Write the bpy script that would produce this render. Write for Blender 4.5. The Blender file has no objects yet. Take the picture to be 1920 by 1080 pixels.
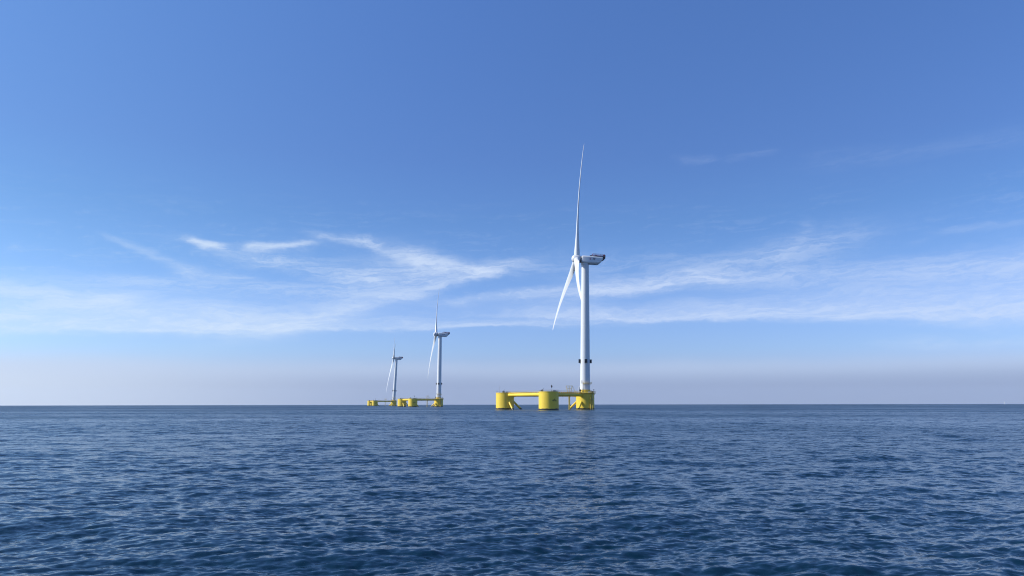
import bpy, math, random
import numpy as np
from mathutils import Matrix, Vector

# ------------------------------------------------------------------ camera, world, sun, exposure
SC = bpy.context.scene
COL = SC.collection
R = math.radians
CAM_H = 3.8            # eye height of someone standing on a small boat
PITCH = 8.82
FPX = 1400.0           # focal length in pixels of a 1920 px wide frame
EARTH = 7.4e6          # radius of the earth with refraction: the sea curves away

cam_d = bpy.data.cameras.new('camera')
cam = bpy.data.objects.new('camera', cam_d)
COL.objects.link(cam)
cam_d.sensor_width = 36.0
cam_d.lens = 36.0 * FPX / 1920.0
cam_d.clip_start = 0.5
cam_d.clip_end = 60000.0
cam.location = (0, 0, CAM_H)
cam.matrix_world = Matrix.Translation((0, 0, CAM_H)) @ Matrix.Rotation(R(90 + PITCH), 4, 'X') @ Matrix.Rotation(R(-0.09), 4, 'Z')
SC.camera = cam

SUN_EL, SUN_AZ = 33.0, -92.0     # azimuth clockwise from +Y: the sun stands to the left
sd = bpy.data.lights.new('sun', 'SUN')
sd.energy = 5.0
sd.angle = R(0.53)
sd.color = (1.0, 0.965, 0.90)
sun = bpy.data.objects.new('sun', sd)
COL.objects.link(sun)
sdir = Vector((math.sin(R(SUN_AZ)) * math.cos(R(SUN_EL)), math.cos(R(SUN_AZ)) * math.cos(R(SUN_EL)), math.sin(R(SUN_EL))))
sun.rotation_euler = sdir.to_track_quat('Z', 'Y').to_euler()

vs = SC.view_settings
vs.view_transform = 'Standard'
vs.look = 'None'
vs.exposure = 0.0
vs.gamma = 1.0
SC.cycles.max_bounces = 6
SC.cycles.volume_bounces = 0
SC.cycles.use_denoising = True
SC.cycles.denoising_input_passes = 'RGB_ALBEDO_NORMAL'
SC.cycles.denoising_prefilter = 'ACCURATE'
SC.cycles.denoising_quality = 'HIGH'
SC.cycles.adaptive_threshold = 0.004
SC.cycles.filter_width = 1.1
SC.cycles.sample_clamp_indirect = 4.0


# ---- a small node expression helper
class N:
    nt = None

    def __init__(s, sock):
        s.s = sock

    @staticmethod
    def m(op, *a, clamp=False):
        n = N.nt.nodes.new('ShaderNodeMath')
        n.operation = op
        n.use_clamp = clamp
        for i, v in enumerate(a):
            if isinstance(v, N):
                N.nt.links.new(v.s, n.inputs[i])
            else:
                n.inputs[i].default_value = float(v)
        return N(n.outputs[0])

    def __add__(s, o): return N.m('ADD', s, o)
    __radd__ = __add__
    def __sub__(s, o): return N.m('SUBTRACT', s, o)
    def __rsub__(s, o): return N.m('SUBTRACT', o, s)
    def __mul__(s, o): return N.m('MULTIPLY', s, o)
    __rmul__ = __mul__
    def __truediv__(s, o): return N.m('DIVIDE', s, o)


def nsmooth(x, a, b, lo=0.0, hi=1.0):
    n = N.nt.nodes.new('ShaderNodeMapRange')
    n.interpolation_type = 'SMOOTHSTEP'
    N.nt.links.new(x.s, n.inputs[0])
    for i, v in enumerate((a, b, lo, hi)):
        n.inputs[i + 1].default_value = v
    return N(n.outputs[0])


def ncomb(x, y, z=0.0):
    n = N.nt.nodes.new('ShaderNodeCombineXYZ')
    for i, v in enumerate((x, y, z)):
        if isinstance(v, N):
            N.nt.links.new(v.s, n.inputs[i])
        else:
            n.inputs[i].default_value = v
    return N(n.outputs[0])


def nnoise(vec, scale, detail=4, rough=0.55, dist=0.0, col=False):
    n = N.nt.nodes.new('ShaderNodeTexNoise')
    n.noise_dimensions = '3D'
    N.nt.links.new(vec.s, n.inputs['Vector'])
    n.inputs['Scale'].default_value = scale
    n.inputs['Detail'].default_value = detail
    n.inputs['Roughness'].default_value = rough
    n.inputs['Distortion'].default_value = dist
    return N(n.outputs['Color' if col else 'Fac'])


def nsep(vec):
    n = N.nt.nodes.new('ShaderNodeSeparateXYZ')
    N.nt.links.new(vec.s, n.inputs[0])
    return [N(o) for o in n.outputs]


def nmix(f, a, b, mode='MIX'):
    n = N.nt.nodes.new('ShaderNodeMix')
    n.data_type = 'RGBA'
    n.blend_type = mode
    n.clamp_factor = True
    for sock, v in ((n.inputs[0], f), (n.inputs[6], a), (n.inputs[7], b)):
        if isinstance(v, N):
            N.nt.links.new(v.s, sock)
        elif isinstance(v, (tuple, list)):
            sock.default_value = tuple(v) + (1.0,)
        else:
            sock.default_value = v
    return N(n.outputs[2])


def nramp(f, stops):
    n = N.nt.nodes.new('ShaderNodeValToRGB')
    cr = n.color_ramp
    cr.interpolation = 'LINEAR'
    cr.elements[0].position, cr.elements[0].color = stops[0][0], tuple(stops[0][1]) + (1,)
    cr.elements[1].position, cr.elements[1].color = stops[-1][0], tuple(stops[-1][1]) + (1,)
    for p, c in stops[1:-1]:
        e = cr.elements.new(p)
        e.color = tuple(c) + (1,)
    N.nt.links.new(f.s, n.inputs[0])
    return N(n.outputs[0])


def lin(c):
    return tuple(((v / 255) / 12.92 if v / 255 <= 0.04045 else ((v / 255 + 0.055) / 1.055) ** 2.4) for v in c)


# ---- world: Nishita sky graded to the photograph's clear blue, thin cirrus, a grey-violet haze bank on the horizon
world = bpy.data.worlds.new('World')
SC.world = world
world.use_nodes = True
N.nt = wt = world.node_tree
bg = wt.nodes['Background']
bg.inputs['Strength'].default_value = 0.1
sky = wt.nodes.new('ShaderNodeTexSky')
sky.sky_type = 'NISHITA'
sky.sun_disc = False
sky.sun_elevation = R(SUN_EL)
sky.sun_rotation = R(SUN_AZ)
sky.air_density, sky.dust_density, sky.ozone_density = 1.0, 0.4, 1.5
geo = wt.nodes.new('ShaderNodeTexCoord')
dx, dy, dz = nsep(N(geo.outputs['Generated']))
# keep the looked-up direction a little above the horizon, so that nothing turns black below it
dzc = N.m('MAXIMUM', dz, 0.004)
wt.links.new(ncomb(dx, dy, dzc).s, sky.inputs[0])
el = N.m('ARCSINE', N.m('MAXIMUM', N.m('MINIMUM', dz, 1.0), -1.0)) * 57.29578
az = N.m('ARCTAN2', dx, dy) * 57.29578
GRADE = [  # elevation in degrees, target colour straight ahead, what the plain sky gives there
    (-2.0, (160, 176, 208), (192, 187, 160)),
    (0.5, (160, 176, 208), (192, 187, 160)),
    (2.4, (170, 188, 222), (192, 200, 183)),
    (4.0, (155, 191, 240), (177, 196, 195)),
    (7.0, (140, 181, 239), (158, 183, 193)),
    (10.5, (116, 161, 227), (136, 163, 188)),
    (13.8, (100, 146, 215), (122, 150, 181)),
    (18.4, (93, 136, 208), (112, 140, 173)),
    (29.8, (84, 127, 200), (95, 121, 155)),
    (60.0, (74, 112, 184), (85, 110, 145)),
]
stops = []
for e, t, s_ in GRADE:
    a_, b_ = lin(t), lin(s_)
    stops.append(((e + 2.0) / 62.0, tuple(x / y / 3.0 for x, y in zip(a_, b_))))
mult = nramp((el + 2.0) / 62.0, stops)
base = nmix(1.0, N(sky.outputs[0]), mult, 'MULTIPLY')
# brighter towards the sun near the horizon
azf = nsmooth(az, -48.0, 8.0, 1.0, 0.0) * nsmooth(el, 0.0, 14.0, 0.22, 0.05)
k3 = (azf + 1.0) * 3.0
base = nmix(1.0, base, ncomb(k3, k3, k3 * nsmooth(az, -40.0, 0.0, 0.90, 0.985)), 'MULTIPLY')


def sky_pt(px, py):
    """direction (azimuth, elevation) of a place in the sky, in degrees"""
    v = Vector(((px - 960), FPX, (540 - py)))
    v = Matrix.Rotation(R(PITCH), 3, 'X') @ v
    return math.degrees(math.atan2(v.x, v.y)), math.degrees(math.asin(v.z / v.length))


# domain warp gives the cirrus its torn edges
P0 = ncomb(az * 0.30, el, 0.0)
wr = nsep(nnoise(P0, 0.45, 3, 0.55, 0.0, True))
wr2 = nsep(nnoise(ncomb(az * 0.45, el, 3.7), 2.2, 3, 0.6, 0.0, True))
waz = az + (wr[0] - 0.5) * 5.0 + (wr2[0] - 0.5) * 1.2
wel = el + (wr[1] - 0.5) * 1.5 + (wr2[1] - 0.5) * 0.45
# long fibres, slightly falling to the left
fib = nnoise(ncomb(waz * 0.11, (wel - waz * 0.05) * 1.15, 1.0), 1.6, 6, 0.62, 0.3)
fib2 = nnoise(ncomb(waz * 0.45, (wel - waz * 0.08) * 2.4, 5.0), 1.8, 6, 0.62, 0.6)
fib3 = nnoise(ncomb(waz * 0.9, (wel + waz * 0.12) * 3.6, 2.0), 1.6, 5, 0.65, 0.4)
FIB = nsmooth(fib * 0.50 + fib2 * 0.38 + fib3 * 0.12, 0.40, 0.61)


def stroke(p0, p1, w0, w1, k, up=1.0, dn=1.0, fibre=0.6):
    """a band of cloud from p0 to p1 (pixels of the photo turned into directions);
    half widths in degrees, up/dn stretch the upper and the lower flank"""
    a0, e0 = sky_pt(*p0)
    a1, e1 = sky_pt(*p1)
    dxx, dyy = a1 - a0, e1 - e0
    L = math.hypot(dxx, dyy)
    tx, ty = dxx / L, dyy / L
    px = waz - a0
    py = wel - e0
    s = px * tx + py * ty
    nn = py * tx - px * ty
    t = N.m('MULTIPLY', s, 1.0 / L, clamp=True)
    w = t * (w1 - w0) + w0
    if up != dn:
        side = N.m('GREATER_THAN', nn, 0.0)
        w = w * (side * (up - dn) + dn)
    q = nn / w
    over = (s / L - t) * (L / max(0.6, 0.35 * L))
    d2 = q * q + over * over
    m_ = N.m('EXPONENT', d2 * -1.0)
    return m_ * (FIB * fibre + (1.0 - fibre)) * min(0.95, k * 1.12)


CL = [
    # small bright puffs high on the left
    ((372, 458), (400, 466), .33, .30, .60, 1, 1, .3), ((485, 466), (555, 461), .32, .28, .62, 1, 1, .3),
    # streak left
    ((235, 462), (340, 505), .25, .35, .22, 1, 1, .5), ((340, 505), (440, 516), .4, .3, .28, 1, 1, .5),
    # upper branch of the wedge
    ((605, 445), (690, 452), .35, .35, .36, 1, 1, .7), ((690, 455), (790, 485), .4, .7, .36, 1, 1, .6),
    ((780, 490), (905, 508), 1.0, .28, .52, 1, 1, .5),
    # body of the wedge, opening to the left
    ((900, 512), (700, 520), .4, 1.3, .42, 1, 1, .6), ((880, 520), (560, 598), .4, .9, .46, 1, 1, .5),
    ((500, 490), (700, 510), .5, .9, .26, 1, 1, .8), ((400, 465), (640, 515), .4, .8, .20, 1, 1, .8),
    ((250, 525), (600, 545), .5, .6, .26, 1, 1, .8),
    # long low band over the left half with a crisp underside
    ((-200, 606), (420, 612), 2.6, 1.6, .50, 1, .20, .45), ((380, 614), (960, 608), 1.5, .6, .44, 1, .22, .5),
    ((-60, 522), (190, 556), .5, .7, .40, 1, 1, .5), ((-60, 594), (200, 560), .4, .5, .22, 1, 1, .5),
    # band through the middle, behind the tall turbine
    ((880, 562), (1100, 545), .25, .5, .40, 1, 1, .5), ((1100, 548), (1330, 522), .5, .6, .38, 1, 1, .6),
    ((1180, 540), (1510, 470), .4, 1.2, .32, 1, 1, .75), ((940, 500), (1270, 490), .6, .8, .20, 1, 1, .9),
    ((1480, 480), (1500, 430), .6, .35, .14, 1, 1, .6),
    # broad veil on the right
    ((1180, 594), (2050, 584), .8, 3.2, .60, 1, .20, .45), ((1300, 522), (2000, 488), .5, 1.2, .34, 1, 1, .6),
    ((900, 610), (1150, 606), .3, .3, .14, 1, .8, .7),
    # faint tufts high on the right
    ((1280, 299), (1335, 296), .30, .22, .10, 1, 1, .7), ((1385, 297), (1430, 288), .22, .3, .08, 1, 1, .7),
    ((1600, 297), (1890, 262), .6, .6, .05, 1, 1, .9), ((1790, 434), (1890, 424), .25, .3, .14, 1, 1, .6),
    # faint streaks low on the right and small clouds on the horizon bank
    ((1740, 645), (2000, 632), .5, .6, .20, 1, 1, .7),
    ((1290, 743), (1350, 741), .12, .10, .16, 1, 1, .2), ((1670, 742), (1720, 740), .13, .10, .18, 1, 1, .2),
]
inv = None
for c in CL:
    g = 1.0 - N.m('MINIMUM', stroke(*c), 1.0)
    inv = g if inv is None else inv * g
cover = 1.0 - inv
# thin general cirrus that carries on round the whole sky in the same belt
belt = nsmooth(el, 5.5, 8.0) * nsmooth(el, 11.0, 17.0, 1.0, 0.0)
cover = N.m('MAXIMUM', cover, belt * nsmooth(fib * 0.5 + fib2 * 0.5, 0.48, 0.78) * 0.20)
lum = nsmooth(az, -40.0, 10.0, 1.10, 1.0)
cc = lin((214, 229, 255))
cloud = ncomb(lum * (cc[0] / 0.1), lum * (cc[1] / 0.1), cc[2] / 0.1)
skyc = nmix(cover, base, cloud)
# haze bank: uneven upper edge near 3.4 degrees
hb = el + (nnoise(ncomb(az * 0.12, el * 0.3, 9.0), 1.0, 4, 0.5) - 0.5) * 1.1
hz = nsmooth(hb, 2.0, 3.6, 1.0, 0.0)
hr = nsmooth(az, -42.0, -4.0, 1.0, 0.0)
hlow = nsmooth(el, 1.2, 3.1, 0.0, 1.0)
hcol_r = nmix(hlow, tuple(v * 10 for v in lin((154, 172, 208))), tuple(v * 10 for v in lin((184, 204, 236))))
hcol_l = nmix(hlow, tuple(v * 10 for v in lin((216, 230, 250))), tuple(v * 10 for v in lin((205, 222, 248))))
hcol = nmix(hr, hcol_r, hcol_l)
skyc = nmix(hz * 0.88, skyc, hcol)
wt.links.new(skyc.s, bg.inputs['Color'])


# ------------------------------------------------------------------ materials
def mat(name, color, rough=0.5, spec=0.5, metal=0.0, dirt=0.0, dirt_col=(0.2, 0.15, 0.08), scale=0.4, streak=6.0):
    m_ = bpy.data.materials.new(name)
    m_.use_nodes = True
    N.nt = m_.node_tree
    b = N.nt.nodes['Principled BSDF']
    b.inputs['Roughness'].default_value = rough
    b.inputs['Metallic'].default_value = metal
    b.inputs['Specular IOR Level'].default_value = spec
    if dirt:
        tc = N.nt.nodes.new('ShaderNodeTexCoord')
        x, y, z = nsep(N(tc.outputs['Object']))
        v = nnoise(ncomb(x, y, z / streak), scale * 3, 5, 0.6)
        v2 = nnoise(ncomb(x, y, z), scale, 3, 0.5)
        f = nsmooth(v * 0.6 + v2 * 0.4, 0.45, 0.75) * dirt
        c = nmix(f, color, dirt_col)
        N.nt.links.new(c.s, b.inputs['Base Color'])
        r = v2 * 0.2 + (rough - 0.1)
        N.nt.links.new(r.s, b.inputs['Roughness'])
    else:
        b.inputs['Base Color'].default_value = tuple(color) + (1,)
    return m_


M_YEL = mat('yellow_paint', (0.85, 0.61, 0.06), 0.45, 0.4, 0, 0.32, (0.55, 0.36, 0.06), 0.25)
M_YEL2 = mat('weathered_yellow_paint', (0.72, 0.52, 0.10), 0.5, 0.4, 0, 0.4, (0.40, 0.30, 0.12), 0.5)
M_WHITE = mat('white_gelcoat', (0.70, 0.715, 0.72), 0.35, 0.5, 0, 0.12, (0.62, 0.62, 0.58), 0.08, 10)
M_GALV = mat('galvanised_steel', (0.42, 0.43, 0.44), 0.5, 0.5, 0.3, 0.3, (0.30, 0.29, 0.28), 0.8)
M_DECK = mat('grey_grating', (0.26, 0.26, 0.25), 0.8, 0.3, 0, 0.4, (0.15, 0.14, 0.13), 0.8)
M_DARK = mat('dark_steel', (0.035, 0.04, 0.05), 0.5, 0.4)
M_WET = mat('wet_black_weed_band', (0.018, 0.018, 0.014), 0.35, 0.5, 0, 0.5, (0.05, 0.05, 0.02), 0.8, 1)
M_RED = mat('red_paint', (0.50, 0.045, 0.05), 0.5, 0.4)
M_INK = mat('black_lettering', (0.02, 0.02, 0.02), 0.6, 0.3)
M_BLUE = mat('dark_blue_lettering', (0.02, 0.04, 0.08), 0.6, 0.3)
M_SAIL = mat('white_sailcloth', (0.80, 0.80, 0.78), 0.7, 0.2)


# ------------------------------------------------------------------ geometry helpers
class G:
    def __init__(s):
        s.v, s.f = [], []

    def add(s, vs_, fs):
        o = len(s.v)
        s.v += [tuple(p) for p in vs_]
        s.f += [tuple(i + o for i in f) for f in fs]
        return s

    def box(s, c, d, M=None, bevel=0.0):
        x, y, z = (k / 2 for k in d)
        vs_ = [Vector((a, b, e)) for e in (-z, z) for a, b in ((-x, -y), (x, -y), (x, y), (-x, y))]
        if M:
            vs_ = [M @ p for p in vs_]
        vs_ = [p + Vector(c) for p in vs_]
        return s.add(vs_, [(3, 2, 1, 0), (4, 5, 6, 7), (0, 1, 5, 4), (1, 2, 6, 5), (2, 3, 7, 6), (3, 0, 4, 7)])

    def loft(s, rings, cap=True, closed=True):
        n = len(rings[0])
        vs_ = [p for r in rings for p in r]
        fs = []
        for i in range(len(rings) - 1):
            for j in range(n if closed else n - 1):
                k = (j + 1) % n
                fs.append((i * n + j, i * n + k, (i + 1) * n + k, (i + 1) * n + j))
        if cap:
            fs.append(tuple(range(n - 1, -1, -1)))
            fs.append(tuple((len(rings) - 1) * n + j for j in range(n)))
        return s.add(vs_, fs)

    def lathe(s, prof, n=48, c=(0, 0, 0), axis='Z'):
        rings = []
        for r, h in prof:
            ring = []
            for j in range(n):
                a = 2 * math.pi * j / n
                if axis == 'Z':
                    ring.append((c[0] + r * math.cos(a), c[1] + r * math.sin(a), c[2] + h))
                else:
                    ring.append((c[0] + h, c[1] + r * math.cos(a), c[2] + r * math.sin(a)))
            rings.append(ring)
        return s.loft(rings)

    def tube(s, p0, p1, r0, r1=None, n=8):
        r1 = r0 if r1 is None else r1
        p0, p1 = Vector(p0), Vector(p1)
        d = (p1 - p0).normalized()
        u = d.cross(Vector((0, 0, 1)))
        if u.length < 1e-3:
            u = Vector((1, 0, 0))
        u.normalize()
        w = d.cross(u)
        rings = [[p + (u * math.cos(2 * math.pi * j / n) + w * math.sin(2 * math.pi * j / n)) * r for j in range(n)]
                 for p, r in ((p0, r0), (p1, r1))]
        return s.loft(rings)

    def mesh(s, name, m_, sharp=35):
        me = bpy.data.meshes.new(name)
        me.from_pydata(s.v, [], s.f)
        me.materials.append(m_)
        import bmesh as _b
        bm = _b.new()
        bm.from_mesh(me)
        _b.ops.recalc_face_normals(bm, faces=bm.faces)
        bm.to_mesh(me)
        bm.free()
        me.shade_smooth()
        me.set_sharp_from_angle(angle=R(sharp))
        return me


def obj(name, me, parent=None, M=None, label=None):
    o = bpy.data.objects.new(name, me)
    COL.objects.link(o)
    if parent:
        o.parent = parent
    if M is not None:
        o.matrix_local = M
    if label:
        o['label'] = label
    return o


def polyline_rail(g, pts, h=1.1, post=1.8, r=0.035, closed=False):
    pts = [Vector(p) for p in pts]
    if closed:
        pts = pts + [pts[0]]
    for a, b in zip(pts, pts[1:]):
        L = (b - a).length
        k = max(1, int(round(L / post)))
        for i in range(k):
            p = a.lerp(b, i / k)
            g.box(p + Vector((0, 0, h / 2)), (2 * r, 2 * r, h))
        for z in (h, h * 0.52):
            g.tube(a + Vector((0, 0, z)), b + Vector((0, 0, z)), r, n=5)
    g.box(pts[-1] + Vector((0, 0, h / 2)), (2 * r, 2 * r, h))
    return g


def text_mesh(txt, size, m_, extrude=0.02, wrap=None):
    cu = bpy.data.curves.new('lettering', 'FONT')
    cu.body = txt
    cu.size = size
    cu.align_x = 'CENTER'
    cu.align_y = 'CENTER'
    cu.extrude = extrude
    cu.offset = size * 0.012
    tmp = bpy.data.objects.new('lettering', cu)
    COL.objects.link(tmp)
    bpy.context.view_layer.update()
    me = bpy.data.meshes.new_from_object(tmp.evaluated_get(bpy.context.evaluated_depsgraph_get()))
    bpy.data.objects.remove(tmp)
    bpy.data.curves.remove(cu)
    for v in me.vertices:       # stand the text up: x along, z up, -y towards the reader
        x, y, z = v.co
        if wrap:
            a = x / wrap
            rr = wrap + z
            v.co = (rr * math.sin(a), -rr * math.cos(a), y)
        else:
            v.co = (x, -z, y)
    me.materials.clear()
    me.materials.append(m_)
    me.name = 'lettering'
    return me


# ------------------------------------------------------------------ the sea: one curved sheet with real waves
def sea():
    rng = np.random.default_rng(11)
    Bs = 0.0140                      # saturation level of the slope spectrum
    kp = 2 * math.pi / 13.0
    wdir = R(-75)                    # the waves run roughly towards the viewer

    def band(L, Nn, k0, k1):
        dk = 2 * math.pi / L
        kk = np.fft.fftfreq(Nn, 1.0 / Nn) * dk
        KX, KY = np.meshgrid(kk, kk, indexing='xy')
        K = np.hypot(KX, KY)
        K[0, 0] = 1.0
        th = np.arctan2(KY, KX) - wdir
        D = (np.cos(th) ** 4 + 0.12) / (math.pi * (0.75 + 0.24))
        psi = Bs / K ** 4 * D * np.exp(-1.25 * (kp / K) ** 2) * (0.13 + 1.75 / (1 + (8.5 / K) ** 2))
        e = 0.12 * k0
        win = np.clip((K - k0 + e) / (2 * e), 0, 1) * np.clip((k1 * 1.12 - K) / (0.24 * k1), 0, 1)
        win[0, 0] = 0
        A = np.sqrt(psi * win) * dk * (rng.standard_normal(K.shape) + 1j * rng.standard_normal(K.shape))
        n2 = Nn * Nn
        h = np.real(np.fft.ifft2(A)) * n2
        cx = np.real(np.fft.ifft2(A * (-1j) * KX / K)) * n2
        cy = np.real(np.fft.ifft2(A * (-1j) * KY / K)) * n2
        return L, Nn, np.stack([cx, cy, h], -1).astype(np.float32)

    def sample(b, X, Y):
        L, Nn, F = b
        u = (X / L * Nn) % Nn
        v = (Y / L * Nn) % Nn
        i = np.floor(u).astype(np.int32)
        j = np.floor(v).astype(np.int32)
        fu = (u - i)[..., None].astype(np.float32)
        fv = (v - j)[..., None].astype(np.float32)
        i %= Nn
        j %= Nn
        i1, j1 = (i + 1) % Nn, (j + 1) % Nn
        return (F[j, i] * (1 - fu) + F[j, i1] * fu) * (1 - fv) + (F[j1, i] * (1 - fu) + F[j1, i1] * fu) * fv

    # radii: fine near the eye, coarser far out; the sheet runs past the horizon (7.5 km)
    rad = [0.0, 3.0, 6.0, 9.0, 11.0]
    r = 12.5
    while r < 9400:
        rad.append(r)
        r += r * (0.0037 if r < 60 else 0.0048 if r < 600 else 0.0062 if r < 1500 else 0.009)
    rad.append(9500.0)
    rad = np.array(rad)
    a_in = np.arange(-41.0, 41.001, 0.098)
    a_out = np.arange(41.0 + 1.5, 360 - 41.0, 1.5)
    ang = np.radians(np.concatenate([a_in, a_out]))
    nr, na = len(rad), len(ang)
    RR, AA = np.meshgrid(rad, ang, indexing='ij')
    X = RR * np.sin(AA)
    Y = RR * np.cos(AA)
    Z = -(RR ** 2) / (2 * EARTH)
    dr = np.gradient(rad)
    dth = np.gradient(ang)
    cell = np.maximum(dr[:, None] * 1.0, RR * dth[None, :] * 0.9)
    # wind patches change the small waves from place to place
    gx = lambda s_, p: np.sin(X / s_ + p + 1.7 * np.sin(Y / (s_ * 1.6) + p * 2))
    patch = 1 + 0.20 * gx(37, 0.3) * np.cos(Y / 53 + 1.1 + 0.8 * np.sin(X / 61)) + 0.16 * gx(140, 2.1) * np.cos(Y / 190)
    bands = [(band(431.0, 2048, 0.18, 1.3), 1.3, 0), (band(431.0, 2048, 1.3, 4.0), 4.0, 1),
             (band(173.0, 2048, 4.0, 11.0), 11.0, 1), (band(39.7, 2048, 11.0, 30.0), 30.0, 1), (band(23.1, 2048, 30.0, 75.0), 75.0, 1)]
    kres = np.full(X.shape, 0.18)
    prev = 0.18
    for b, k1, pt in bands:
        lam = 2 * math.pi / math.sqrt(prev * k1 if pt else k1 * 0.7)
        w = np.clip((lam / 2.0 - cell) / (lam / 2.0 - lam / 4.5), 0, 1)
        w = w * w * (3 - 2 * w)
        D = sample(b, X, Y)
        a = w * (patch if pt else 1.0)
        X = X + D[..., 0] * a * 1.15
        Y = Y + D[..., 1] * a * 1.15
        Z = Z + D[..., 2] * a
        kres = kres * (1 - w) + k1 * w
        prev = k1
    mss = 0.0065 * np.log(np.maximum(150.0 / kres, 1.2))
    alpha = np.sqrt(mss) * np.interp(np.log(kres), [-1.7, 0.0, 1.4, 3.0], [0.55, 0.46, 0.30, 0.19])
    rough = np.sqrt(alpha)

    me = bpy.data.meshes.new('sea')
    nv = nr * na
    co = np.stack([X, Y, Z], -1).reshape(-1, 3).astype(np.float32)
    I, J = np.meshgrid(np.arange(nr - 1), np.arange(na), indexing='ij')
    J1 = (J + 1) % na
    q = np.stack([I * na + J, (I + 1) * na + J, (I + 1) * na + J1, I * na + J1], -1).reshape(-1, 4)[:, ::-1]
    q = q[na:]                                   # drop the collapsed innermost quads
    tri_fan = np.stack([np.full(na, 0), na + np.arange(na), na + (np.arange(na) + 1) % na], -1)[:, ::-1]
    nq = len(q)
    loops = np.concatenate([q.ravel(), tri_fan.ravel()]).astype(np.int32)
    starts = np.concatenate([np.arange(nq) * 4, nq * 4 + np.arange(na) * 3]).astype(np.int32)
    me.vertices.add(nv)
    me.vertices.foreach_set('co', co.ravel())
    me.loops.add(len(loops))
    me.loops.foreach_set('vertex_index', loops)
    me.polygons.add(len(starts))
    me.polygons.foreach_set('loop_start', starts)
    me.polygons.foreach_set('use_smooth', np.ones(len(starts), dtype=bool))
    me.update(calc_edges=True)
    me.validate()
    at = me.attributes.new('wave_roughness', 'FLOAT', 'POINT')
    at.data.foreach_set('value', rough.ravel().astype(np.float32)[:len(me.vertices)])
    at = me.attributes.new('wave_cut', 'FLOAT', 'POINT')
    at.data.foreach_set('value', np.log(kres).ravel().astype(np.float32)[:len(me.vertices)])

    m_ = bpy.data.materials.new('sea_water')
    m_.use_nodes = True
    N.nt = m_.node_tree
    b = N.nt.nodes['Principled BSDF']
    b.inputs['IOR'].default_value = 1.40
    b.inputs['Specular IOR Level'].default_value = 0.5
    ta = N.nt.nodes.new('ShaderNodeAttribute')
    ta.attribute_name = 'wave_roughness'
    tc = N.nt.nodes.new('ShaderNodeTexCoord')
    x, y, z = nsep(N(tc.outputs['Object']))
    cat = nnoise(ncomb(x * 0.4, y, 0.0), 0.012, 3, 0.5)       # cat's paws: bands of rougher and calmer water
    rg = N(ta.outputs['Fac']) * nsmooth(cat, 0.35, 0.65, 0.80, 1.20)
    N.nt.links.new(rg.s, b.inputs['Roughness'])
    c = nmix(nsmooth(cat, 0.3, 0.7), SEA_A, SEA_B)
    N.nt.links.new(c.s, b.inputs['Base Color'])
    # waves that fall between the rows of the mesh far out: their slopes tilt the normal directly
    tk = N.nt.nodes.new('ShaderNodeAttribute')
    tk.attribute_name = 'wave_cut'
    cut = N(tk.outputs['Fac'])
    sx, sy = None, None
    for lam, k_on, amp in ((0.10, 1000.0, 0.6), (0.23, 52.0, 1.0), (0.60, 15.0, 1.0), (1.8, 4.0, 0.85), (6.0, 1.0, 0.55)):
        on = nsmooth(cut, math.log(k_on * 0.55), math.log(k_on * 1.25), 1.0, 0.0)
        cn = nsep(nnoise(ncomb(x * 0.42 + y * 0.08, y - x * 0.10, lam), 1.0 / lam, 2, 0.6, 0.25, True))
        ax = (cn[0] - 0.5) * on * (amp * 0.45)
        ay = (cn[1] - 0.5) * on * amp
        sx = ax if sx is None else sx + ax
        sy = ay if sy is None else sy + ay
    gust = nsmooth(cat, 0.35, 0.65, 0.75, 1.25)
    sx, sy = sx * gust, sy * gust
    va = N.nt.nodes.new('ShaderNodeVectorMath')
    va.operation = 'ADD'
    ng = N.nt.nodes.new('ShaderNodeNewGeometry')
    N.nt.links.new(ng.outputs['Normal'], va.inputs[0])
    N.nt.links.new(ncomb(sx, sy, 0.0).s, va.inputs[1])
    vn = N.nt.nodes.new('ShaderNodeVectorMath')
    vn.operation = 'NORMALIZE'
    N.nt.links.new(va.outputs[0], vn.inputs[0])
    N.nt.links.new(vn.outputs[0], b.inputs['Normal'])
    me.materials.append(m_)
    o = bpy.data.objects.new('sea', me)
    COL.objects.link(o)
    o['kind'] = 'structure'
    o['label'] = 'deep blue rippled open sea reaching to the horizon'
    return o


SEA_A = (0.0026, 0.021, 0.040)
SEA_B = (0.0036, 0.027, 0.050)
sea()

# ------------------------------------------------------------------ floating wind turbines
S = 54.5            # side of the triangle of columns
FB = 11.4           # freeboard of the columns
CR = 6.35           # column radius
HUB = 105.5
LB = 87.0           # hub centre to blade tip
BEAM_Z = 9.75
A0 = R(59.5)
C_T = Vector((0, 0, 0))                                             # column that carries the tower
C_M = Vector((-S * math.cos(A0), -S * math.sin(A0), 0))             # column nearest the viewer
C_L = C_M + Vector((S * math.cos(A0 + R(60)), S * math.sin(A0 + R(60)), 0)) + Vector((-1.3, 4.0, 0))
ME = {}             # mesh data shared by the three turbines


def get(name, fn):
    if name not in ME:
        ME[name] = fn()
    return ME[name]


def arc(c, r, a0, a1, n, z):
    return [(c[0] + r * math.cos(R(a0 + (a1 - a0) * i / n)), c[1] + r * math.sin(R(a0 + (a1 - a0) * i / n)), z) for i in range(n + 1)]


def m_column():
    g = G()
    g.lathe([(CR, -7), (CR, 0.62), (CR, 3.9), (CR + .03, 3.92), (CR + .03, 4.02), (CR, 4.04), (CR, 7.6), (CR + .03, 7.62),
             (CR + .03, 7.72), (CR, 7.74), (CR, FB - .35), (CR + .12, FB - .3), (CR + .12, FB), (CR - .5, FB + .02)], 72)
    return g.mesh('column', M_YEL)


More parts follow.
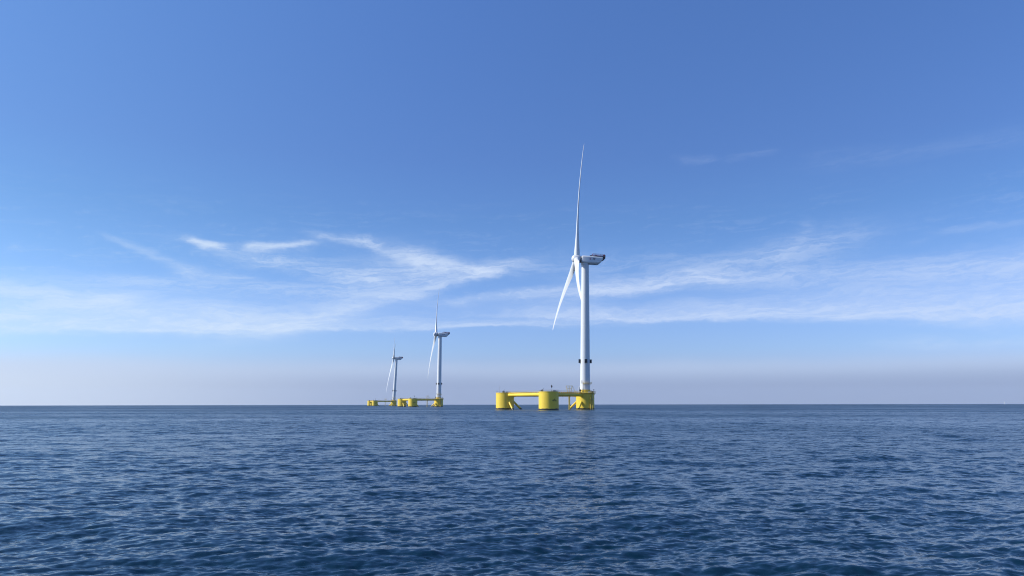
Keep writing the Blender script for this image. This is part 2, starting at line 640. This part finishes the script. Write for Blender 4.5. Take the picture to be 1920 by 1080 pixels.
def m_band():
    n, rings = 96, []
    rnd = random.Random(4)
    off = [0.10 * math.sin(j * .31) + .07 * math.sin(j * .83 + 1) + rnd.uniform(-.03, .03) for j in range(n)]
    for rr, h in ((CR, -6.9), (CR + .035, -6.9), (CR + .035, 0.75), (CR, .78)):
        rings.append([(rr * math.cos(2 * math.pi * j / n), rr * math.sin(2 * math.pi * j / n), h + (off[j] if h > 0 else 0)) for j in range(n)])
    return G().loft(rings, cap=False).mesh('waterline_band', M_WET)


def m_col_rail():
    g = G()
    polyline_rail(g, [(CR * .97 * math.cos(2 * math.pi * i / 24), CR * .97 * math.sin(2 * math.pi * i / 24), FB) for i in range(24)],
                  h=1.1, post=1.7, r=.03, closed=True)
    return g.mesh('railing', M_GALV)


def m_deck():
    return G().lathe([(CR - .35, FB - .02), (CR - .35, FB + .07)], 48).mesh('deck', M_DECK)


def beam_dir(a, b):
    d = (b - a)
    L = d.length
    return d.normalized(), L


def m_beam():
    L = S - 2 * CR + 1.0
    g = G()
    n = 32
    rings = []
    for x, r in ((-L / 2, 1.35), (-L / 2 + 1.2, 1.30), (-L / 2 + 2.0, 1.08), (-L / 6 - .05, 1.08), (-L / 6, 1.12), (-L / 6 + .1, 1.12), (-L / 6 + .15, 1.08),
                 (L / 6 - .05, 1.08), (L / 6, 1.12), (L / 6 + .1, 1.12), (L / 6 + .15, 1.08), (L / 2 - 2.0, 1.08), (L / 2 - 1.2, 1.30), (L / 2, 1.35)):
        rings.append([(x, r * math.cos(2 * math.pi * j / n), r * math.sin(2 * math.pi * j / n)) for j in range(n)])
    g.loft(rings)
    return g.mesh('beam', M_YEL)


def m_walkway():
    L = S - 2 * CR + .6
    g = G()
    g.box((0, 0, 1.62), (L, 1.25, .08))
    for s_ in (-1, 1):
        g.box((0, s_ * .66, 1.60), (L, .07, .26))
    k = 14
    for i in range(k + 1):
        x = -L / 2 + .4 + (L - .8) * i / k
        g.box((x, 0, 1.28), (.12, .9, .62))
    return g.mesh('walkway', M_YEL2)


def m_walk_rail():
    L = S - 2 * CR + .4
    g = G()
    for s_ in (-1, 1):
        polyline_rail(g, [(-L / 2, s_ * .62, 1.66), (L / 2, s_ * .62, 1.66)], 1.05, 1.9, .028)
    return g.mesh('railing', M_GALV)


def m_brace():
    # from the flank of a column down to the submerged lower beam; along +x
    g = G()
    g.tube((CR - .5, 0, 5.4), (CR + 8.6, 0, -3.7), .72, n=24)
    return g.mesh('brace', M_YEL)


def m_brace_foot():
    g = G()
    d = Vector((9.1, 0, -9.1)).normalized()
    p0 = Vector((CR - .5, 0, 5.4)) + d * 6.9
    g.tube(p0, p0 + d * 5.0, .745, n=24)
    return g.mesh('waterline_band', M_WET)


def m_lower_beam():
    L = S - 2 * CR + 1
    g = G()
    n = 20
    g.loft([[(x, .9 * math.cos(2 * math.pi * j / n), .9 * math.sin(2 * math.pi * j / n)) for j in range(n)] for x in (-L / 2, L / 2)])
    return g.mesh('lower_beam', M_WET)


TW0, TW1, TR0, TR1 = FB + 2.1, HUB - 3.2, 3.45, 2.62


def m_tower():
    g = G()
    prof = []
    H = TW1 - TW0
    for i in range(0, 5):
        t = i / 4
        z = TW0 + H * t
        r = TR0 + (TR1 - TR0) * (t ** 1.15)
        if 0 < i < 4:
            prof += [(r, z - .16), (r + .035, z - .15), (r + .035, z + .15), (r, z + .16)]
        else:
            prof.append((r, z))
        if i < 4:
            for q in (.33, .66):
                tt = (i + q) / 4
                prof.append((TR0 + (TR1 - TR0) * (tt ** 1.15), TW0 + H * tt))
    g.lathe(prof, 64)
    return g.mesh('tower', M_WHITE)


def tower_r(z):
    t = (z - TW0) / (TW1 - TW0)
    return TR0 + (TR1 - TR0) * max(0, t) ** 1.15


def m_transition():
    return G().lathe([(4.3, FB - .1), (4.3, FB + .25), (3.75, FB + .35), (3.62, FB + 1.75), (3.8, FB + 1.8), (3.8, FB + 2.08), (3.4, FB + 2.1)], 56).mesh('transition_piece', M_YEL)


def m_ring():
    r = tower_r(33.2)
    return G().lathe([(r, 31.95), (r + .12, 31.96), (r + .12, 32.12), (r, 32.13)], 48).mesh('bracket_ring', M_WHITE)


def m_dark_box():
    r = tower_r(33.2)
    g = G()
    g.box((r + .68, 0, 33.25), (1.15, 1.75, 2.35))
    g.box((r + .68, 0, 34.46), (1.25, 1.85, .10))
    g.box((r + .68, 0, 32.04), (1.25, 1.85, .10))
    for s_ in (-1, 1):
        g.box((r + .02, s_ * .5, 33.2), (.26, .18, 1.9))
    return g.mesh('signal_box', M_DARK)


def m_access_platform():
    g = G()
    z = 17.6
    r = tower_r(z)
    inner = arc((0, 0), r + .02, -120, 30, 20, z)
    outer = arc((0, 0), r + 1.25, -120, 30, 20, z)
    n = len(inner)
    vs_ = inner + outer + [(p[0], p[1], z + .1) for p in inner] + [(p[0], p[1], z + .1) for p in outer]
    fs = []
    for i in range(n - 1):
        fs += [(i, n + i, n + i + 1, i + 1), (2 * n + i, 2 * n + i + 1, 3 * n + i + 1, 3 * n + i), (n + i, 3 * n + i, 3 * n + i + 1, n + i + 1)]
    fs += [(0, 2 * n, 3 * n, n), (n - 1, 2 * n - 1, 4 * n - 1, 3 * n - 1)]
    g.add(vs_, fs)
    for a in (-110, -60, -10, 25):
        c, s_ = math.cos(R(a)), math.sin(R(a))
        g.tube((c * (r + .05), s_ * (r + .05), z - 1.1), (c * (r + 1.1), s_ * (r + 1.1), z), .06, n=6)
    return g.mesh('access_platform', M_YEL2)


def m_access_rail():
    g = G()
    polyline_rail(g, arc((0, 0), tower_r(17.6) + 1.2, -120, 30, 12, 17.7), 1.1, 1.2, .035)
    return g.mesh('railing', M_YEL2)


def m_tower_ladder():
    g = G()
    a = R(-112)
    c, s_ = math.cos(a), math.sin(a)
    t = Vector((-s_, c, 0))
    for k in (-.28, .28):
        p = Vector((c, s_, 0)) * (TR0 + .75) + t * k
        g.tube(p + Vector((0, 0, FB + .1)), p + Vector((0, 0, 18.7)), .05, n=6)
    z = FB + .4
    while z < 18.5:
        p = Vector((c, s_, z)) + Vector((c, s_, 0)) * (TR0 - .25)
        g.tube(p - t * .28, p + t * .28, .025, n=5)
        z += .32
    for z in (13.2, 14.2, 15.2, 16.2, 17.0):          # safety hoops
        pts = [Vector((c, s_, 0)) * (TR0 + .75 + .62 * math.sin(q)) + t * (.36 * math.cos(q)) + Vector((0, 0, z)) for q in np.linspace(0, math.pi, 7)]
        for p, q in zip(pts, pts[1:]):
            g.tube(p, q, .03, n=5)
    return g.mesh('ladder', M_DARK)


def m_door():
    g = G()
    a = R(-140)
    M = Matrix.Rotation(a, 3, 'Z')
    g.box(M @ Vector((TR0 - .02, 0, 18.8)), (.14, .95, 2.15), M)
    return g.mesh('door', M_GALV)


def m_tower_deck():
    # wider working deck round the tower column, cantilevered on brackets
    g = G()
    g.lathe([(CR + .05, FB - .45), (CR + 1.05, FB - .40), (CR + 1.05, FB - .05), (CR - .4, FB + .09)], 12)
    for i in range(12):
        a = 2 * math.pi * (i + .5) / 12
        c, s_ = math.cos(a), math.sin(a)
        g.tube((c * CR, s_ * CR, FB - 1.7), (c * (CR + .95), s_ * (CR + .95), FB - .4), .10, n=6)
    return g.mesh('working_deck', M_YEL2)


def m_tower_deck_rail():
    g = G()
    rr = CR + .95
    polyline_rail(g, [(rr * math.cos(R(30 * i)), rr * math.sin(R(30 * i)), FB) for i in range(12)], 1.15, 1.8, .04, closed=True)
    return g.mesh('railing', M_YEL2)


def m_crane():
    g = G()
    g.tube((-4.6, -3.2, FB), (-4.6, -3.2, FB + 4.3), .17, .14, 10)
    g.tube((-4.6, -3.2, FB + 4.1), (-3.2, -4.4, FB + 4.9), .11, .07, 8)
    return g.mesh('davit_post', M_WHITE)


def m_winch():
    g = G()
    M = Matrix.Rotation(R(25), 3, 'Z')
    g.box((-3.7, -3.6, FB + 1.3), (1.3, .8, .9), M)
    g.tube((-4.2, -4.1, FB + 1.95), (-3.2, -3.7, FB + 1.95), .3, n=12)
    g.box((-3.7, -3.6, FB + .45), (.5, .5, .9), M)
    g.tube((-4.1, -3.4, FB + 1.9), (-4.3, -3.3, FB + 3.6), .10, n=6)
    return g.mesh('winch', M_DARK)


def m_deck_cabinet():
    g = G()
    g.box((3.9, -3.0, FB + .75), (1.0, 1.6, 1.4))
    g.box((2.3, -4.6, FB + .55), (1.4, .8, 1.0))
    return g.mesh('deck_cabinet', M_GALV)


def m_corner_post():
    g = G()
    g.tube((5.9, -2.2, FB), (5.9, -2.2, FB + 2.1), .12, n=8)
    g.box((5.9, -2.2, FB + 2.0), (.55, .45, .6))
    g.box((5.2, -1.0, FB + .55), (.9, .9, 1.0))
    return g.mesh('lamp_post', M_DARK)


def m_boat_landing():
    g = G()
    a = R(-60)
    d = Vector((math.cos(a), math.sin(a), 0))
    t = Vector((-d.y, d.x, 0))
    for k in (-.75, .75):
        p = d * (CR + 1.25) + t * k
        g.tube(p + Vector((0, 0, -4)), p + Vector((0, 0, 7.6)), .22, n=10)
        g.tube(p + Vector((0, 0, 7.6)), d * (CR + .1) + t * k + Vector((0, 0, 8.6)), .22, n=10)
        for z in (1.6, 5.2):
            g.tube(p + Vector((0, 0, z)), d * (CR - .1) + t * k + Vector((0, 0, z)), .14, n=8)
    for k in (-.25, .25):
        p = d * (CR + .75) + t * k
        g.tube(p + Vector((0, 0, -3)), p + Vector((0, 0, FB + 1.1)), .06, n=6)
    z = .3
    while z < FB + .8:
        p = d * (CR + .75) + Vector((0, 0, z))
        g.tube(p - t * .25, p + t * .25, .03, n=5)
        z += .35
    return g.mesh('boat_landing', M_YEL2)


def m_rest_cage():
    g = G()
    a = R(-47)
    d = Vector((math.cos(a), math.sin(a), 0))
    g.box(d * (CR + .35) + Vector((0, 0, 6.9)), (.6, .9, 1.5), Matrix.Rotation(a, 3, 'Z'))
    g.tube(d * (CR + .18) + Vector((0, 0, -3)), d * (CR + .18) + Vector((0, 0, FB - .4)), .11, n=8)
    return g.mesh('cable_box', M_GALV)


def m_caisson():
    g = G()
    g.tube((0, 0, -5), (0, 0, BEAM_Z - .6), .42, n=16)
    for z in (2.5, 5.5, 8.0):
        g.lathe([(.42, z - .1), (.5, z - .08), (.5, z + .08), (.42, z + .1)], 16)
    g.tube((-.62, -.35, -4), (-.62, -.35, BEAM_Z + .3), .12, n=8)
    for z in (1.6, 3.6, 5.6, 7.6):
        g.box((-.4, -.22, z), (.5, .12, .16), Matrix.Rotation(R(30), 3, 'Z'))
    return g.mesh('caisson_pipe', M_YEL2)


def m_gantry():
    g = G()
    z0, z1 = BEAM_Z + 1.66, 15.6
    for x in (-2.1, 1.9):
        for y in (-.75, .75):
            g.tube((x * .55, y, z0), (x, y, z1), .09, n=6)
    for y in (-.75, .75):
        g.tube((-2.3, y, z1), (2.1, y, z1), .10, n=6)
        g.tube((-.1, y, z0), (-.1, y, z1), .09, n=6)
        g.tube((-1.7, y, z1 - 1.7), (1.6, y, z1 - 1.7), .07, n=6)
        g.tube((2.1, y, z1), (3.6, y, z0 + .9), .06, n=6)
    for x in (-2.1, -.1, 1.9):
        g.tube((x, -.75, z1), (x, .75, z1), .09, n=6)
    return g.mesh('gantry', M_YEL2)


def m_mast():
    g = G()
    g.tube((0, 0, FB), (0, 0, FB + 4.9), .09, .05, 8)
    g.box((0, 0, FB + .2), (.6, .6, .4))
    return g.mesh('mast', M_GALV)


def m_lantern():
    g = G()
    g.lathe([(.05, 2.5), (.38, 2.55), (.42, 3.1), (.42, 3.7), (.30, 4.0), (.05, 4.05)], 12, (0, 0, FB))
    g.tube((-.55, 0, FB + 3.0), (.5, 0, FB + 3.2), .06, n=6)
    g.box((.45, 0, FB + 3.2), (.25, .25, .35))
    return g.mesh('lantern', M_DARK)


def m_chain_jack():
    g = G()
    g.box((0, 0, FB + .5), (1.5, 1.0, .9))
    g.tube((-.5, 0, FB + .9), (.9, 0, FB + 1.6), .14, n=8)
    g.tube((.9, 0, FB + 1.5), (1.1, 0, FB + 2.2), .07, n=6)
    return g.mesh('chain_winch', M_DARK)


def m_hatch():
    g = G()
    g.box((0, 0, FB + .45), (2.2, 1.4, .7))
    g.box((1.6, .7, FB + .35), (.7, .7, .5))
    g.lathe([(.5, .1), (.5, .65), (.2, .8)], 14, (-1.6, .5, FB))
    return g.mesh('deck_hatch', M_GALV)


def m_nacelle():
    # lofted along x; cross sections are bevelled boxes: (x, half width, bottom, top)
    g = G()
    st = [(2.9, 2.5, -1.9, 2.2), (3.3, 3.1, -2.5, 2.62), (4.2, 3.35, -2.8, 2.75), (9.0, 3.45, -2.85, 2.8), (14.9, 3.4, -2.75, 2.8),
          (16.2, 3.35, -2.0, 2.75), (17.3, 3.25, -.8, 2.7), (17.9, 3.15, .2, 2.65), (18.1, 3.0, .9, 2.6)]
    rings = []
    for x, w, b, t in st:
        h = t - b
        cb, ct = min(1.0, h * .3), min(1.05, h * .3)
        rings.append([(x, -w, b + cb), (x, -w, t - ct), (x, -w + .35, t - ct * .42), (x, -w + ct, t - .08), (x, -w + ct + .6, t), (x, w - ct - .6, t), (x, w - ct, t - .08), (x, w - .35, t - ct * .42),
                      (x, w, t - ct), (x, w, b + cb), (x, w - cb * .4, b + cb * .35), (x, w - cb, b), (x, -w + cb, b), (x, -w + cb * .4, b + cb * .35)])
    g.loft(rings)
    g.lathe([(2.75, -3.9), (2.75, -2.7)], 40, (5.9, 0, 0))      # yaw collar
    g2 = G()
    g2.v = [(p[0], p[1], p[2]) for p in g.v]
    g2.f = g.f
    return g2.mesh('nacelle', M_WHITE, 24)


def m_collar():
    return G().lathe([(1.8, 2.0), (2.35, 2.1), (2.35, 2.95), (1.8, 3.0)], 36, axis='X').mesh('bearing_ring', M_DARK)


def m_spinner():
    prof = [(.02, -4.0), (.7, -3.93), (1.5, -3.65), (2.2, -3.1), (2.75, -2.2), (3.05, -1.0), (3.12, .3), (3.05, 1.4), (2.85, 1.95), (2.5, 2.1)]
    g = G()
    g.lathe(prof, 48, axis='X')
    return g.mesh('spinner', M_WHITE, 60)


def m_blade():
    g = G()
    rings = []
    nseg, npt = 44, 26
    for i in range(nseg + 1):
        s_ = i / nseg
        r = 2.2 + (LB - 2.2) * (s_ ** 1.15)
        t = r / LB
        # chord, thickness ratio, twist
        cr = np.interp(r, [2, 4.5, 9, 16, 24, 36, 50, 64, 76, 83, 86, 87], [4.1, 4.1, 4.5, 5.4, 5.2, 4.5, 3.7, 3.0, 2.3, 1.7, 1.1, .3])
        tr = np.interp(r, [2, 4.5, 9, 16, 24, 36, 60, 87], [1.0, 1.0, .80, .50, .36, .28, .25, .24])
        tw = np.interp(r, [2, 9, 16, 30, 50, 70, 87], [17, 16, 14, 10, 6, 3, 2]) + 6
        blend = float(np.interp(r, [2, 5, 16], [1, 1, 0]))
        bx = -r * .114 + 6.0 * t * t
        ring = []
        for j in range(npt):
            a = 2 * math.pi * j / npt
            # circle
            cx_, cy_ = math.cos(a) * .5, math.sin(a) * .5
            # airfoil: x from leading (.3 ahead) to trailing edge
            xx = (1 + math.cos(a)) / 2
            yt = 5 * (.2969 * math.sqrt(xx) - .126 * xx - .3516 * xx ** 2 + .2843 * xx ** 3 - .1036 * xx ** 4)
            ax_, ay_ = xx - .32, (yt if math.sin(a) >= 0 else -yt * .75) * tr
            u = cx_ * blend + ax_ * (1 - blend)
            w = cy_ * tr * blend + ay_ * (1 - blend)
            u, w = u * cr, w * cr
            b = R(tw)
            # chord lies in the rotor plane (y), thickness along the shaft (x)
            ring.append((bx + w * math.cos(b) + u * math.sin(b), u * math.cos(b) - w * math.sin(b), r))
        rings.append(ring)
    g.loft(rings)
    return g.mesh('blade', M_WHITE, 60)


def m_helideck():
    g = G()
    g.box((15.1, 0, 3.42), (8.6, 5.6, .14))
    for x in (11.4, 14.0, 16.6, 19.0):
        g.box((x, 0, 3.25), (.16, 5.4, .24))
    g.tube((18.0, -2.2, 1.0), (19.3, -2.2, 3.3), .10, n=6)
    g.tube((18.0, 2.2, 1.0), (19.3, 2.2, 3.3), .10, n=6)
    return g.mesh('hoist_platform', M_GALV)


def m_heli_rail():
    g = G()
    for y in (-2.8, 2.8):
        g.box((15.1, y, 4.78), (8.6, .09, .12))
        g.box((15.1, y, 4.15), (8.6, .06, .10))
        g.box((15.1, y, 3.62), (8.6, .06, .28))
        for i in range(9):
            g.box((10.8 + i * 1.075, y, 4.12), (.08, .08, 1.35))
    for x in (10.8, 19.4):
        g.box((x, 0, 4.78), (.09, 5.6, .12))
        g.box((x, 0, 4.15), (.06, 5.6, .10))
        g.box((x, 0, 3.62), (.06, 5.6, .28))
        for i in range(6):
            g.box((x, -2.8 + i * 1.12, 4.12), (.08, .08, 1.35))
    # wire mesh panels in the rails
    for y in (-2.8, 2.8):
        for i in range(34):
            g.box((10.9 + i * .25, y, 4.1), (.025, .02, 1.2))
    return g.mesh('railing', M_RED)


def m_cooler():
    g = G()
    g.box((19.1, 0, 3.3), (1.5, 5.0, 2.5))
    g.box((18.5, 0, 1.55), (1.0, 4.2, 1.1))
    for i in range(7):
        g.box((19.9, -2.1 + i * .7, 3.3), (.12, .5, 2.2))
    return g.mesh('cooler', M_DARK)


def m_nac_kit():
    g = G()
    g.tube((0, 0, 0), (0, 0, 2.0), .05, n=6)
    g.box((0, 0, 1.9), (.2, .2, .35))
    return g.mesh('antenna', M_DARK)


def turbine(name, label, loc, head, lean, root_lean, yaw, rotor, bl=1.0):
    root = bpy.data.objects.new(name, None)
    COL.objects.link(root)
    root.location = (loc[0], loc[1], -(loc[0] ** 2 + loc[1] ** 2) / (2 * EARTH))
    root.rotation_euler = (0, 0, R(head))
    root.rotation_euler = (Matrix.Rotation(R(root_lean), 3, 'Y') @ Matrix.Rotation(R(head), 3, 'Z')).to_euler()
    root['label'] = label
    root['category'] = 'wind turbine'
    root['group'] = 'floating wind turbines in a row'
    T = Matrix.Translation
    Rz = lambda a: Matrix.Rotation(a, 4, 'Z')
    cols = {}
    for key, c in (('T', C_T), ('M', C_M), ('L', C_L)):
        o = obj('column', get('column', m_column), root, T(c))
        cols[key] = o
        obj('waterline_band', get('band', m_band), o)
        obj('deck', get('deck', m_deck), o)
        if key != 'T':
            obj('railing', get('col_rail', m_col_rail), o)
    t = cols['T']
    obj('working_deck', get('wdeck', m_tower_deck), t)
    obj('railing', get('wrail', m_tower_deck_rail), t)
    obj('boat_landing', get('landing', m_boat_landing), t)
    obj('cable_box', get('cage', m_rest_cage), t)
    obj('davit_post', get('crane', m_crane), t)
    obj('winch', get('winch', m_winch), t)
    obj('deck_cabinet', get('cab', m_deck_cabinet), t)
    obj('lamp_post', get('cpost', m_corner_post), t)
    m_ = cols['M']
    o = obj('mast', get('mast', m_mast), m_, T((1.9, -.6, 0)))
    obj('lantern', get('lantern', m_lantern), m_, T((1.9, -.6, 0)))
    obj('deck_hatch', get('hatch', m_hatch), m_, T((3.2, -3.4, 0)) @ Rz(R(20)))
    obj('chain_winch', get('jack', m_chain_jack), m_, T((-4.2, 1.0, 0)) @ Rz(R(15)))
    # lettering on the shaded flank of the near column (text wrapped on its radius)
    obj('lettering', get('col_text', lambda: text_mesh('eFu', 2.15, M_INK, .02, CR + .03)), m_, T((0, 0, 6.0)) @ Rz(R(33)))
    l_ = cols['L']
    obj('mast', get('mast', m_mast), l_, T((-3.9, 2.0, 0)) @ Matrix.Diagonal((1, 1, .999, 1)))
    obj('deck_hatch', get('hatch', m_hatch), l_, T((2.0, -2.8, 0)) @ Rz(R(-10)))
    obj('chain_winch', get('jack', m_chain_jack), l_, T((-1.0, -4.0, 0)) @ Rz(R(60)))
    # beams and braces
    for a, b in ((C_L, C_M), (C_M, C_T), (C_L, C_T)):
        d = (b - a)
        h = math.atan2(d.y, d.x)
        mid = (a + b) / 2
        k_ = Matrix.Diagonal(((d.length - 2 * CR) / (S - 2 * CR), 1, 1, 1))
        o = obj('beam', get('beam', m_beam), root, T(mid + Vector((0, 0, BEAM_Z))) @ Rz(h) @ k_)
        obj('walkway', get('walkway', m_walkway), o)
        obj('railing', get('walk_rail', m_walk_rail), o)
        obj('lower_beam', get('lower_beam', m_lower_beam), root, T(mid + Vector((0, 0, -4.2))) @ Rz(h) @ k_)
        for c, hh in ((a, h), (b, h + math.pi)):
            o = obj('brace', get('brace', m_brace), root, T(c) @ Rz(hh))
            obj('waterline_band', get('brace_foot', m_brace_foot), o)
    p = C_T + (C_M - C_T).normalized() * 24.7
    hb_ = math.atan2((C_M - C_T).y, (C_M - C_T).x)
    obj('caisson_pipe', get('caisson', m_caisson), root, T(p) @ Rz(R(-10)))
    obj('gantry', get('gantry', m_gantry), root, T(p + Vector((0, 0, 0))) @ Rz(R(8)))
    # tower, leaning a little with the wind
    hz_ = R(head)
    Tw = Rz(-hz_) @ T((0, 0, FB)) @ Matrix.Rotation(R(lean), 4, 'Y') @ T((0, 0, -FB)) @ Rz(hz_)
    obj('transition_piece', get('transition', m_transition), root)
    tw = obj('tower', get('tower', m_tower), root, Tw)
    obj('bracket_ring', get('ring', m_ring), tw)
    for k in range(4):
        obj('signal_box', get('dbox', m_dark_box), tw, Rz(R(-87 + 90 * k)))
    obj('access_platform', get('aplat', m_access_platform), tw)
    obj('railing', get('arail', m_access_rail), tw)
    obj('ladder', get('tladder', m_tower_ladder), tw)
    obj('door', get('door', m_door), tw)
    # nacelle and rotor: hub centre stands upwind (left) of the tower axis
    Nf = Tw @ T((0, 0, HUB)) @ Rz(R(yaw - head)) @ Matrix.Rotation(R(6.0), 4, 'Y') @ T((-5.9, 0, 0))
    Nb = Tw @ T((0, 0, HUB)) @ Rz(R(yaw - head)) @ Matrix.Rotation(R(3.0), 4, 'Y') @ T((-5.9, 0, .05))
    nc = obj('nacelle', get('nacelle', m_nacelle), root, Nb)
    dn = T((0, 0, -.42))
    obj('hoist_platform', get('heli', m_helideck), nc, dn)
    obj('railing', get('heli_rail', m_heli_rail), nc, T((0, 0, -.25)), 'red railing round the hoist platform')
    obj('cooler', get('cooler', m_cooler), nc, dn)
    obj('antenna', get('nkit', m_nac_kit), nc, T((16.9, 1.2, 3.0)))
    obj('antenna', get('nkit', m_nac_kit), nc, T((17.6, -1.2, 3.0)))
    obj('roof_hatch', get('rh1', lambda: G().box((9.6, -1.8, 3.45), (1.3, .9, .55)).mesh('roof_hatch', M_DARK)), nc, dn)
    obj('hoist', get('rh2', lambda: G().box((13.3, -1.4, 3.9), (1.0, 1.0, 1.0)).mesh('hoist', M_DARK)), nc, dn)
    obj('bearing_ring', get('collar', m_collar), nc)
    obj('lettering', get('ntext_r', lambda: text_mesh('E', 2.0, M_RED, .03)), nc, T((9.0, -3.5, .3)))
    obj('lettering', get('ntext', lambda: text_mesh('FP', 2.0, M_BLUE, .03)), nc, T((11.7, -3.5, .3)))
    obj('spinner', get('spinner', m_spinner), root, Nf)
    for k in range(3):
        obj('blade', get('blade', m_blade), root, Nf @ Matrix.Rotation(R(-(rotor + 120 * k)), 4, 'X') @ Matrix.Scale(bl, 4))
    return root


turbine('wind_turbine', 'tallest and nearest floating wind turbine, red railing on its nacelle, on a yellow platform',
        (50.75, 525.0), 0.0, 0.85, 0.15, 3.6, 1.0)
turbine('wind_turbine', 'middle sized floating wind turbine between the nearest and the farthest one on a yellow platform',
        (-107.5, 1105.0), -5.5, 0.35, 0.1, 7.0, 23.0, 0.93)
turbine('wind_turbine', 'smallest and farthest floating wind turbine, left of the other two, its tower leaning right',
        (-263.5, 1680.0), -8.5, 2.3, 0.2, 11.5, 50.0, 0.93)


# ------------------------------------------------------------------ a sailing boat on the horizon
def sailboat(loc, head):
    root = bpy.data.objects.new('sailing_boat', None)
    COL.objects.link(root)
    root.location = (loc[0], loc[1], -(loc[0] ** 2 + loc[1] ** 2) / (2 * EARTH))
    root.rotation_euler = (R(4), 0, R(head))
    root['label'] = 'tiny white sailing boat on the horizon near the right edge'
    root['category'] = 'sailing boat'
    g = G()
    rings = []
    for x, w, d, t in ((-5.2, 1.2, -.2, 1.0), (-3.5, 1.6, -.5, 1.0), (0, 1.85, -.7, 1.05), (3, 1.3, -.5, 1.2), (4.8, .5, -.1, 1.35), (5.6, .08, .7, 1.45)):
        rings.append([(x, -w, t), (x, -w * .85, (t + d) / 2 - .1), (x, 0, d), (x, w * .85, (t + d) / 2 - .1), (x, w, t)])
    g.loft(rings)
    g.box((-.6, 0, 1.35), (4.2, 1.7, .6))
    obj('hull', g.mesh('hull', M_SAIL), root)
    obj('mast', G().tube((.8, 0, 1), (.8, 0, 14.6), .09, .06, 8).mesh('mast', M_GALV), root)
    obj('boom', G().tube((.8, 0, 2.4), (-3.8, -.5, 2.4), .07, n=6).mesh('boom', M_GALV), root)

    def sail(name, p0, p1, p2, bulge):
        g_ = G()
        n = 8
        for side in (0, .03):
            vs_, fs = [], []
            for i in range(n + 1):
                for j in range(n + 1):
                    u, v = i / n, j / n
                    a = Vector(p0).lerp(Vector(p1), u)
                    p = a.lerp(Vector(p2), v)
                    p.y += bulge * math.sin(math.pi * u) * (1 - v) * 1.2 + side
                    vs_.append(p)
            for i in range(n):
                for j in range(n):
                    k = i * (n + 1) + j
                    fs.append((k, k + 1, k + n + 2, k + n + 1))
            g_.add(vs_, fs)
        return obj(name, g_.mesh(name, M_SAIL), root)

    sail('mainsail', (.7, 0, 2.6), (-3.8, -.5, 2.6), (.7, 0, 14.2), -.7)
    sail('headsail', (.7, -.3, 1.6), (5.4, 0, 1.6), (.9, 0, 12.6), -.6)
    return root


sailboat((2280, 3500), 60)

if HAZE := True:
    me = G().box((0, 0, 96.0), (21000, 21000, 214)).mesh('haze', M_SAIL)
    me.materials.clear()
    hm = bpy.data.materials.new('sea_haze')
    hm.use_nodes = True
    hm.node_tree.nodes.clear()
    out = hm.node_tree.nodes.new('ShaderNodeOutputMaterial')
    pv = hm.node_tree.nodes.new('ShaderNodeVolumePrincipled')
    pv.inputs['Color'].default_value = (0.80, 0.88, 1.0, 1)
    pv.inputs['Density'].default_value = 2.4e-5
    pv.inputs['Anisotropy'].default_value = 0.2
    hm.node_tree.links.new(pv.outputs[0], out.inputs['Volume'])
    me.materials.append(hm)
    o = bpy.data.objects.new('haze', me)
    COL.objects.link(o)
    o['kind'] = 'stuff'
    o['label'] = 'thin pale sea haze lying over the whole water'
